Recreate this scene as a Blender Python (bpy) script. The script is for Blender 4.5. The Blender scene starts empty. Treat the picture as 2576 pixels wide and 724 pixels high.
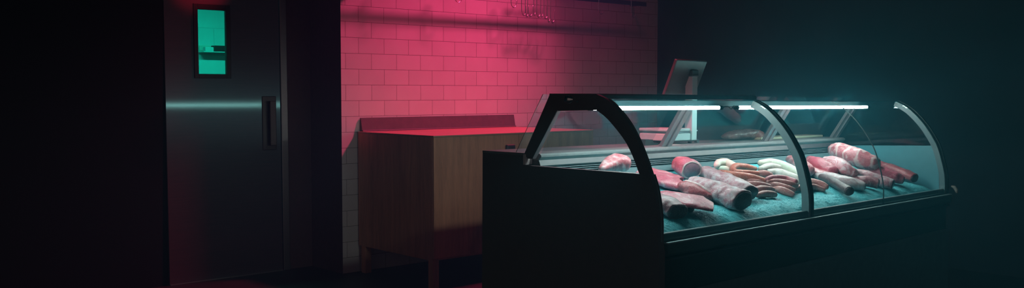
import bpy, bmesh, math, random
from mathutils import Vector, Matrix, noise
random.seed(7)
SC = bpy.context.scene
COL = SC.collection
PI = math.pi
FPX = 2429.063                      # focal length in pixels of the 2576 wide frame

# lights of the place
TUBE_STRENGTH = 95.0
GREEN_W = 36.0
COLD_OFF = (.089, .365)
DOOR_W = 30.0
PINK_POS, PINK_AIM = (1.85, -.80, 3.30), (-.55, 0.0, -1.0)
PINK_W, PINK_CONE, PINK_BLEND, PINK_R = 420.0, 80, 1., .15
FILL_W = 44.0  # added weak fill beside the pink spot
PINK_C = (1, .075, .27)
TASK_POS, TASK_AIM, TASK_W, TASK_CONE = (-1.7, -2.28, 3.20), (-.08, -2.48, .97), 440.0, 20
WORLD_C, WORLD_S = (.42, .36, .37), .19
HAZE_C, HAZE_D = (.10, .62, .82), .056

# ------------------------------------------------------------------ materials
MATS = {}
def newmat(name):
    m = bpy.data.materials.new(name); m.use_nodes = True
    MATS[name] = m
    nt = m.node_tree
    return m, nt, nt.nodes['Principled BSDF']
def N(nt, t, **kw):
    n = nt.nodes.new(t)
    for k, v in kw.items():
        if k in n.inputs: n.inputs[k].default_value = v
        else: setattr(n, k, v)
    return n
def coords(nt, scale=(1, 1, 1), kind='Object'):
    tc = N(nt, 'ShaderNodeTexCoord'); mp = N(nt, 'ShaderNodeMapping'); mp.inputs['Scale'].default_value = scale
    nt.links.new(tc.outputs[kind], mp.inputs['Vector']); return mp.outputs['Vector']
def ramp(nt, fac, stops):
    r = N(nt, 'ShaderNodeValToRGB'); e = r.color_ramp.elements
    while len(e) < len(stops): e.new(0.5)
    for el, (p, c) in zip(e, stops):
        el.position = p; el.color = (*c, 1) if len(c) == 3 else c
    nt.links.new(fac, r.inputs['Fac']); return r.outputs['Color']
def bump(nt, b, h, strength=.3, dist=.002):
    bp = N(nt, 'ShaderNodeBump'); bp.inputs['Strength'].default_value = strength; bp.inputs['Distance'].default_value = dist
    nt.links.new(h, bp.inputs['Height']); nt.links.new(bp.outputs['Normal'], b.inputs['Normal'])

def plain(name, col, rough=.5, metal=0., noise_amt=.12, nscale=30., spec=.5, bumpy=0.):
    m, nt, b = newmat(name)
    v = coords(nt)
    n = N(nt, 'ShaderNodeTexNoise', Scale=nscale, Detail=5.)
    nt.links.new(v, n.inputs['Vector'])
    lo = tuple(c*(1-noise_amt) for c in col); hi = tuple(min(1, c*(1+noise_amt)) for c in col)
    nt.links.new(ramp(nt, n.outputs['Fac'], [(.3, lo), (.7, hi)]), b.inputs['Base Color'])
    b.inputs['Roughness'].default_value = rough; b.inputs['Metallic'].default_value = metal
    b.inputs['Specular IOR Level'].default_value = spec
    if bumpy: bump(nt, b, n.outputs['Fac'], bumpy)
    return m

def steel(name, col=(.42, .42, .43), rough=.3, aniso=0., brush=(2, 2, 120)):
    m, nt, b = newmat(name)
    v = coords(nt, brush)
    n = N(nt, 'ShaderNodeTexNoise', Scale=4., Detail=6.)
    nt.links.new(v, n.inputs['Vector'])
    nt.links.new(ramp(nt, n.outputs['Fac'], [(.3, tuple(c*.88 for c in col)), (.7, col)]), b.inputs['Base Color'])
    b.inputs['Metallic'].default_value = 1; b.inputs['Roughness'].default_value = rough
    if aniso:
        b.inputs['Anisotropic'].default_value = aniso
        tg = N(nt, 'ShaderNodeTangent'); tg.direction_type = 'RADIAL'; tg.axis = 'Z'
        nt.links.new(tg.outputs['Tangent'], b.inputs['Tangent'])
    return m

def tile_mat(name='wall_tile', bw=.19512, bh=.1, mortar=(.20, .16, .17), msize=.0016, off=(0, 0)):
    m, nt, b = newmat(name)
    tc = N(nt, 'ShaderNodeTexCoord'); sp = N(nt, 'ShaderNodeSeparateXYZ'); cb = N(nt, 'ShaderNodeCombineXYZ')
    nt.links.new(tc.outputs['Object'], sp.inputs[0]); ax = N(nt, 'ShaderNodeMath', operation='ADD'); az = N(nt, 'ShaderNodeMath', operation='ADD'); ax.inputs[1].default_value, az.inputs[1].default_value = off
    nt.links.new(sp.outputs['X'], ax.inputs[0]); nt.links.new(sp.outputs['Z'], az.inputs[0]); nt.links.new(ax.outputs[0], cb.inputs['X']); nt.links.new(az.outputs[0], cb.inputs['Y'])
    br = N(nt, 'ShaderNodeTexBrick'); br.offset = .5; br.offset_frequency = 2
    br.inputs['Scale'].default_value = 1; br.inputs['Brick Width'].default_value = bw; br.inputs['Row Height'].default_value = bh
    br.inputs['Mortar Size'].default_value = msize; br.inputs['Mortar Smooth'].default_value = .3; br.inputs['Bias'].default_value = 0
    br.inputs['Color1'].default_value = (.80, .77, .78, 1); br.inputs['Color2'].default_value = (.74, .72, .73, 1); br.inputs['Mortar'].default_value = (*mortar, 1)
    nt.links.new(cb.outputs[0], br.inputs['Vector'])
    n = N(nt, 'ShaderNodeTexNoise', Scale=6., Detail=6.); nt.links.new(tc.outputs['Object'], n.inputs['Vector'])
    mx = N(nt, 'ShaderNodeMixRGB'); mx.blend_type = 'MULTIPLY'; mx.inputs['Fac'].default_value = 1
    nt.links.new(br.outputs['Color'], mx.inputs['Color1']); nt.links.new(ramp(nt, n.outputs['Fac'], [(.3, (.93, .92, .92)), (.65, (1, 1, 1))]), mx.inputs['Color2'])
    nt.links.new(mx.outputs[0], b.inputs['Base Color'])
    b.inputs['Roughness'].default_value = .42
    inv = N(nt, 'ShaderNodeMath', operation='SUBTRACT'); inv.inputs[0].default_value = 1; nt.links.new(br.outputs['Fac'], inv.inputs[1])
    bump(nt, b, inv.outputs[0], .5, .002)
    return m

def wood_mat(name, c1, c2, axis_scale, rough=.45):
    m, nt, b = newmat(name)
    v = coords(nt, axis_scale)
    n = N(nt, 'ShaderNodeTexNoise', Scale=3., Detail=8., Distortion=.6); nt.links.new(v, n.inputs['Vector'])
    n2 = N(nt, 'ShaderNodeTexNoise', Scale=22., Detail=4.); nt.links.new(v, n2.inputs['Vector'])
    mx = N(nt, 'ShaderNodeMixRGB'); mx.inputs['Fac'].default_value = .35
    nt.links.new(n.outputs['Fac'], mx.inputs['Color1']); nt.links.new(n2.outputs['Fac'], mx.inputs['Color2'])
    nt.links.new(ramp(nt, mx.outputs[0], [(.32, c1), (.66, c2)]), b.inputs['Base Color'])
    b.inputs['Roughness'].default_value = rough
    bump(nt, b, mx.outputs[0], .15, .001)
    return m

def glass_mat(name, tint=(.86, .965, .965), f0=.035, grz=.75):
    m = bpy.data.materials.new(name); m.use_nodes = True; nt = m.node_tree; nt.nodes.clear(); MATS[name] = m
    out = N(nt, 'ShaderNodeOutputMaterial'); tr = N(nt, 'ShaderNodeBsdfTransparent'); tr.inputs['Color'].default_value = (*tint, 1)
    gl = N(nt, 'ShaderNodeBsdfGlossy'); gl.inputs['Roughness'].default_value = .015; gl.inputs['Color'].default_value = (.9, 1, 1, 1)
    lw = N(nt, 'ShaderNodeLayerWeight'); lw.inputs['Blend'].default_value = .5
    pw = N(nt, 'ShaderNodeMath', operation='POWER'); nt.links.new(lw.outputs['Facing'], pw.inputs[0]); pw.inputs[1].default_value = 4.5
    ma = N(nt, 'ShaderNodeMath', operation='MULTIPLY_ADD'); nt.links.new(pw.outputs[0], ma.inputs[0]); ma.inputs[1].default_value = grz; ma.inputs[2].default_value = f0
    mx = N(nt, 'ShaderNodeMixShader'); nt.links.new(ma.outputs[0], mx.inputs['Fac'])
    nt.links.new(tr.outputs[0], mx.inputs[1]); nt.links.new(gl.outputs[0], mx.inputs[2]); nt.links.new(mx.outputs[0], out.inputs['Surface'])
    return m

def emit_mat(name, col, strength):
    m, nt, b = newmat(name)
    b.inputs['Base Color'].default_value = (.8, .8, .8, 1)
    b.inputs['Emission Color'].default_value = (*col, 1); b.inputs['Emission Strength'].default_value = strength
    return m

def meat_mat(name, flesh, dark, fat, fat_amt=.5, scale=40., stretch=(1, 1, 1), rough=.38, frost=0.):
    """flesh with marbling, darker muscle streaks, fat patches and an up-facing dusting of frost"""
    m, nt, b = newmat(name)
    v = coords(nt, stretch)
    n1 = N(nt, 'ShaderNodeTexNoise', Scale=scale, Detail=7., Roughness=.65, Distortion=1.2); nt.links.new(v, n1.inputs['Vector'])
    n2 = N(nt, 'ShaderNodeTexNoise', Scale=scale*.42, Detail=4., Distortion=2.); nt.links.new(v, n2.inputs['Vector'])
    n3 = N(nt, 'ShaderNodeTexNoise', Scale=scale*7, Detail=3.); nt.links.new(v, n3.inputs['Vector'])
    base = ramp(nt, n1.outputs['Fac'], [(.36, dark), (.58, flesh)])
    fac = ramp(nt, n2.outputs['Fac'], [(.62-.25*fat_amt, (0, 0, 0)), (.78-.25*fat_amt, (1, 1, 1))])
    mx = N(nt, 'ShaderNodeMixRGB'); nt.links.new(fac, mx.inputs['Fac']); nt.links.new(base, mx.inputs['Color1']); mx.inputs['Color2'].default_value = (*fat, 1)
    speck = ramp(nt, n3.outputs['Fac'], [(.54, (0, 0, 0)), (.70, (1, 1, 1))])
    mul = N(nt, 'ShaderNodeMath', operation='MULTIPLY'); nt.links.new(speck, mul.inputs[0]); mul.inputs[1].default_value = .38+.5*frost
    mx2 = N(nt, 'ShaderNodeMixRGB'); nt.links.new(mul.outputs[0], mx2.inputs['Fac']); nt.links.new(mx.outputs[0], mx2.inputs['Color1']); mx2.inputs['Color2'].default_value = (.82, .74, .74, 1)
    last = mx2.outputs[0]
    if frost:
        n4 = N(nt, 'ShaderNodeTexNoise', Scale=scale*.8, Detail=6., Roughness=.7); nt.links.new(v, n4.inputs['Vector'])
        f = ramp(nt, n4.outputs['Fac'], [(.62-.3*frost, (0, 0, 0)), (.86-.3*frost, (1, 1, 1))])
        mx3 = N(nt, 'ShaderNodeMixRGB'); fm = N(nt, 'ShaderNodeMath', operation='MULTIPLY'); nt.links.new(f, fm.inputs[0]); fm.inputs[1].default_value = .75
        nt.links.new(fm.outputs[0], mx3.inputs['Fac']); nt.links.new(last, mx3.inputs['Color1']); mx3.inputs['Color2'].default_value = (.66, .60, .62, 1)
        last = mx3.outputs[0]
    nt.links.new(last, b.inputs['Base Color'])
    b.inputs['Roughness'].default_value = rough
    bump(nt, b, n1.outputs['Fac'], .5, .004)
    return m

tile_mat()
tile_mat('cold_room_block', .40, .20, (.55, .54, .54), .0022, COLD_OFF)
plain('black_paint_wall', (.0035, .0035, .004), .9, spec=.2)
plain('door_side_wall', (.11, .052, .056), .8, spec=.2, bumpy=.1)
plain('teal_dark_wall', (.042, .085, .112), .75, spec=.2, noise_amt=.2, nscale=3)
plain('floor_concrete', (.011, .0095, .0105), .55, noise_amt=.3, nscale=5, bumpy=.15)
plain('ceiling_paint', (.02, .02, .022), .9)
m = bpy.data.materials.new('door_steel'); m.use_nodes = True; nt = m.node_tree; nt.nodes.clear(); MATS['door_steel'] = m
out = N(nt, 'ShaderNodeOutputMaterial'); tg = N(nt, 'ShaderNodeTangent'); tg.direction_type = 'RADIAL'; tg.axis = 'Z'
g1 = N(nt, 'ShaderNodeBsdfAnisotropic'); g1.inputs['Roughness'].default_value = .18; g1.inputs['Anisotropy'].default_value = -.86; g1.inputs['Color'].default_value = (.018, .042, .044, 1)
g2 = N(nt, 'ShaderNodeBsdfAnisotropic'); g2.inputs['Roughness'].default_value = .38; g2.inputs['Anisotropy'].default_value = -.55; g2.inputs['Color'].default_value = (.022, .038, .046, 1)
for g in (g1, g2): nt.links.new(tg.outputs['Tangent'], g.inputs['Tangent'])
df = N(nt, 'ShaderNodeBsdfDiffuse'); n = N(nt, 'ShaderNodeTexNoise', Scale=5., Detail=5.); nt.links.new(coords(nt, (1, 1, 40)), n.inputs['Vector'])
nt.links.new(ramp(nt, n.outputs['Fac'], [(.3, (.055, .038, .045)), (.7, (.075, .052, .062))]), df.inputs['Color'])
a1 = N(nt, 'ShaderNodeAddShader'); a2 = N(nt, 'ShaderNodeAddShader')
nt.links.new(g1.outputs[0], a1.inputs[0]); nt.links.new(g2.outputs[0], a1.inputs[1]); nt.links.new(a1.outputs[0], a2.inputs[0]); nt.links.new(df.outputs[0], a2.inputs[1]); nt.links.new(a2.outputs[0], out.inputs['Surface'])
steel('frame_steel', (.22, .20, .21), .40)
plain('dark_frame', (.010, .008, .008), .5)
plain('grip_grey', (.11, .075, .08), .45)
plain('handle_plastic', (.035, .022, .024), .4)
glass_mat('door_glass', (.55, .93, .86), .03, .3)
wood_mat('cabinet_wood', (.40, .18, .10), (.70, .34, .20), (9, 9, .7))
wood_mat('top_wood', (.30, .17, .11), (.52, .32, .22), (.8, 9, 9), .4)
wood_mat('board_wood', (.74, .54, .38), (.90, .72, .54), (.8, 9, 9), .4)
plain('splash_panel', (.13, .085, .10), .45)
plain('black_plastic', (.008, .008, .009), .45)
plain('case_black', (.15, .105, .12), .5, spec=.25, noise_amt=.05)
plain('case_dark_grey', (.030, .038, .042), .45, spec=.4)
plain('case_lower_grey', (.10, .13, .14), .5, spec=.3)
plain('bumper_grey', (.055, .078, .085), .45)
plain('canopy_dark', (.10, .15, .17), .45)
plain('case_steel', (.21, .23, .235), .5, .15, nscale=60)
steel('strut_steel', (.55, .50, .52), .42, 0, (60, 60, 3))
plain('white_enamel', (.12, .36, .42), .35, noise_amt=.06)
plain('light_housing', (.004, .014, .016), .8, noise_amt=.15, nscale=18, spec=.1)
plain('rubber_black', (.006, .008, .010), .4)
plain('rib_paint', (.16, .25, .27), .35, noise_amt=.06)
plain('grille_dark', (.02, .028, .032), .5)
plain('grille_slat', (.20, .26, .28), .45)
glass_mat('case_glass', (.88, .97, .97), .028, .55)
glass_mat('case_glass_edge', (.55, .75, .75), .10, .5)
plain('glass_seal', (.01, .03, .035), .4)
plain('scale_white', (.68, .70, .70), .4, noise_amt=.05)
plain('head_grey', (.075, .085, .095), .45)
plain('scale_grey', (.20, .23, .25), .45)
plain('channel_teal', (.11, .19, .21), .5)
plain('back_grey', (.085, .08, .092), .45)
plain('sill_metal', (.30, .46, .48), .35, .2)
plain('chrome', (.75, .78, .78), .18, 1.)
plain('hook_steel', (.72, .70, .71), .32, 1.)
plain('rail_steel', (.05, .045, .05), .45, .6)
plain('paper', (.62, .60, .56), .7)
plain('pale_cap', (.62, .62, .55), .5)
emit_mat('tube_glow', (.80, .985, 1.0), TUBE_STRENGTH)
emit_mat('cold_room_lamp_glow', (.05, .95, .75), 1.0)
# ice: crushed ice, the teal cast of glass and light put into its colour
m, nt, b = newmat('crushed_ice')
v = coords(nt); n = N(nt, 'ShaderNodeTexNoise', Scale=330., Detail=4., Roughness=.6); nt.links.new(v, n.inputs['Vector'])
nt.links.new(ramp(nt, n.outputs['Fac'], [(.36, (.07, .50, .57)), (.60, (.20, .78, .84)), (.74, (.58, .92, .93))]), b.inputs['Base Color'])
b.inputs['Roughness'].default_value = .55; b.inputs['Specular IOR Level'].default_value = .3; bump(nt, b, n.outputs['Fac'], .5, .004)

# meats
meat_mat('pink', (.64, .11, .175), (.44, .05, .09), (.80, .46, .50), .30, 38, frost=.07)
meat_mat('pinkfat', (.74, .24, .30), (.60, .13, .18), (.84, .58, .62), .85, 60, frost=.30)
meat_mat('fatty', (.66, .19, .22), (.50, .10, .13), (.82, .58, .60), .50, 26, frost=.15)
meat_mat('deepred', (.46, .07, .095), (.28, .032, .045), (.68, .38, .40), .22, 45, frost=.05)
meat_mat('dullred', (.38, .10, .13), (.20, .045, .06), (.62, .42, .44), .42, 42, frost=.25)
meat_mat('frost', (.50, .17, .21), (.36, .085, .12), (.66, .50, .54), .45, 40, frost=.62)
meat_mat('frostwhite', (.60, .36, .38), (.46, .21, .24), (.76, .64, .65), .65, 45, frost=.75)
meat_mat('cutface', (.34, .15, .20), (.25, .10, .14), (.46, .28, .33), .2, 60)
meat_mat('shaded_face', (.085, .034, .042), (.05, .02, .025), (.13, .06, .075), .2, 60)  # shade of ends turned from the tubes, put into the colour
meat_mat('fatrim', (.74, .50, .50), (.64, .38, .40), (.82, .68, .66), .6, 50)
meat_mat('redsaus', (.70, .19, .125), (.54, .115, .085), (.70, .34, .27), .15, 22, frost=.08)
meat_mat('pinksaus', (.66, .18, .22), (.48, .11, .14), (.72, .36, .39), .2, 22, frost=.08)
meat_mat('brown', (.60, .235, .22), (.44, .145, .14), (.68, .40, .38), .25, 26, frost=.14)
meat_mat('white', (.76, .80, .68), (.64, .70, .56), (.86, .88, .80), .5, 20, frost=.15)
meat_mat('cream', (.74, .68, .61), (.58, .50, .45), (.84, .80, .76), .5, 26, frost=.25)
meat_mat('salami', (.10, .042, .050), (.04, .017, .022), (.30, .22, .24), .22, 110, frost=-.3)
meat_mat('ledgemeat', (.21, .07, .065), (.12, .04, .04), (.34, .20, .18), .3, 22, (1, 1, 1))
def rib_mat():
    m = meat_mat('ribs', (.62, .16, .20), (.46, .08, .10), (.80, .60, .60), .4, 40, frost=.2)
    nt = m.node_tree; b = nt.nodes['Principled BSDF']; src = b.inputs['Base Color'].links[0].from_socket
    tc = N(nt, 'ShaderNodeTexCoord'); w = N(nt, 'ShaderNodeTexWave'); w.wave_type = 'BANDS'; w.bands_direction = 'Y'
    w.inputs['Scale'].default_value = 5.2; w.inputs['Distortion'].default_value = 6.5; w.inputs['Detail'].default_value = 4.; w.inputs['Detail Scale'].default_value = 1.6
    nt.links.new(tc.outputs['Object'], w.inputs['Vector'])
    f = ramp(nt, w.outputs['Fac'], [(.80, (0, 0, 0)), (.95, (.7, .7, .7))])
    mx = N(nt, 'ShaderNodeMixRGB'); nt.links.new(f, mx.inputs['Fac']); nt.links.new(src, mx.inputs['Color1']); mx.inputs['Color2'].default_value = (.82, .68, .66, 1)
    nt.links.new(mx.outputs[0], b.inputs['Base Color'])
rib_mat()

# ------------------------------------------------------------------ mesh helpers
def link(name, bm, mat, parent=None, loc=None, smooth=False, mats=None):
    bmesh.ops.recalc_face_normals(bm, faces=bm.faces)
    me = bpy.data.meshes.new(name); bm.to_mesh(me); bm.free()
    o = bpy.data.objects.new(name, me); COL.objects.link(o)
    for mm in (mats or [mat]): me.materials.append(MATS[mm])
    if smooth:
        for p in me.polygons: p.use_smooth = True
    if parent: o.parent = parent
    if loc: o.location = loc
    return o
def tag(o, label=None, cat=None, group=None, kind=None):
    if label: o['label'] = label
    if cat: o['category'] = cat
    if group: o['group'] = group
    if kind: o['kind'] = kind
    return o
def empty(name, loc=(0, 0, 0), matrix=None, parent=None):
    o = bpy.data.objects.new(name, None); COL.objects.link(o); o.empty_display_size = .1
    if matrix is not None: o.matrix_world = matrix
    else: o.location = loc
    return o
def box(bm, x0, x1, y0, y1, z0, z1, bev=0.):
    vs = [bm.verts.new((x, y, z)) for x in (x0, x1) for y in (y0, y1) for z in (z0, z1)]
    fs = [(0, 1, 3, 2), (4, 6, 7, 5), (0, 4, 5, 1), (2, 3, 7, 6), (0, 2, 6, 4), (1, 5, 7, 3)]
    faces = [bm.faces.new([vs[i] for i in f]) for f in fs]
    if bev:
        es = list({e for f in faces for e in f.edges})
        bmesh.ops.bevel(bm, geom=es, offset=bev, segments=2, affect='EDGES', profile=.5)
    return faces
def prism(bm, poly, a0, a1, mapf):
    """extrude a 2D outline between a0 and a1; mapf(a, u, w) gives the point"""
    A = [bm.verts.new(mapf(a0, *p)) for p in poly]; B = [bm.verts.new(mapf(a1, *p)) for p in poly]
    n = len(poly)
    for i in range(n): bm.faces.new((A[i], A[(i+1) % n], B[(i+1) % n], B[i]))
    bmesh.ops.triangulate(bm, faces=[bm.faces.new(A), bm.faces.new(B)])
def tube(bm, pts, r, seg=12, closed_caps=True):
    pts = [Vector(p) for p in pts]; rings = []; up = None
    for i, p in enumerate(pts):
        t = (pts[min(i+1, len(pts)-1)]-pts[max(i-1, 0)]).normalized()
        if up is None:
            up = Vector((0, 0, 1)) if abs(t.z) < .9 else Vector((0, 1, 0))
        s = t.cross(up).normalized(); up = s.cross(t).normalized()
        rr = r[i] if isinstance(r, (list, tuple)) else r
        rings.append([bm.verts.new(p+(s*math.cos(2*PI*k/seg)+up*math.sin(2*PI*k/seg))*rr) for k in range(seg)])
    for a, b in zip(rings, rings[1:]):
        for k in range(seg): bm.faces.new((a[k], a[(k+1) % seg], b[(k+1) % seg], b[k]))
    if closed_caps: bm.faces.new(rings[0]); bm.faces.new(rings[-1])
def cyl(bm, p0, p1, r, seg=24): tube(bm, [p0, p1], r, seg)
def catmull(P, n=6):
    P = [Vector(p) for p in P]; out = []
    for i in range(len(P)-1):
        p0 = P[i-1] if i else P[0]*2-P[1]; p1, p2 = P[i], P[i+1]; p3 = P[i+2] if i+2 < len(P) else P[-1]*2-P[-2]
        for k in range(n):
            t = k/n
            out.append(.5*((2*p1)+(p2-p0)*t+(2*p0-5*p1+4*p2-p3)*t*t+(3*p1-p0-3*p2+p3)*t**3))
    out.append(P[-1]); return out

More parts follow.
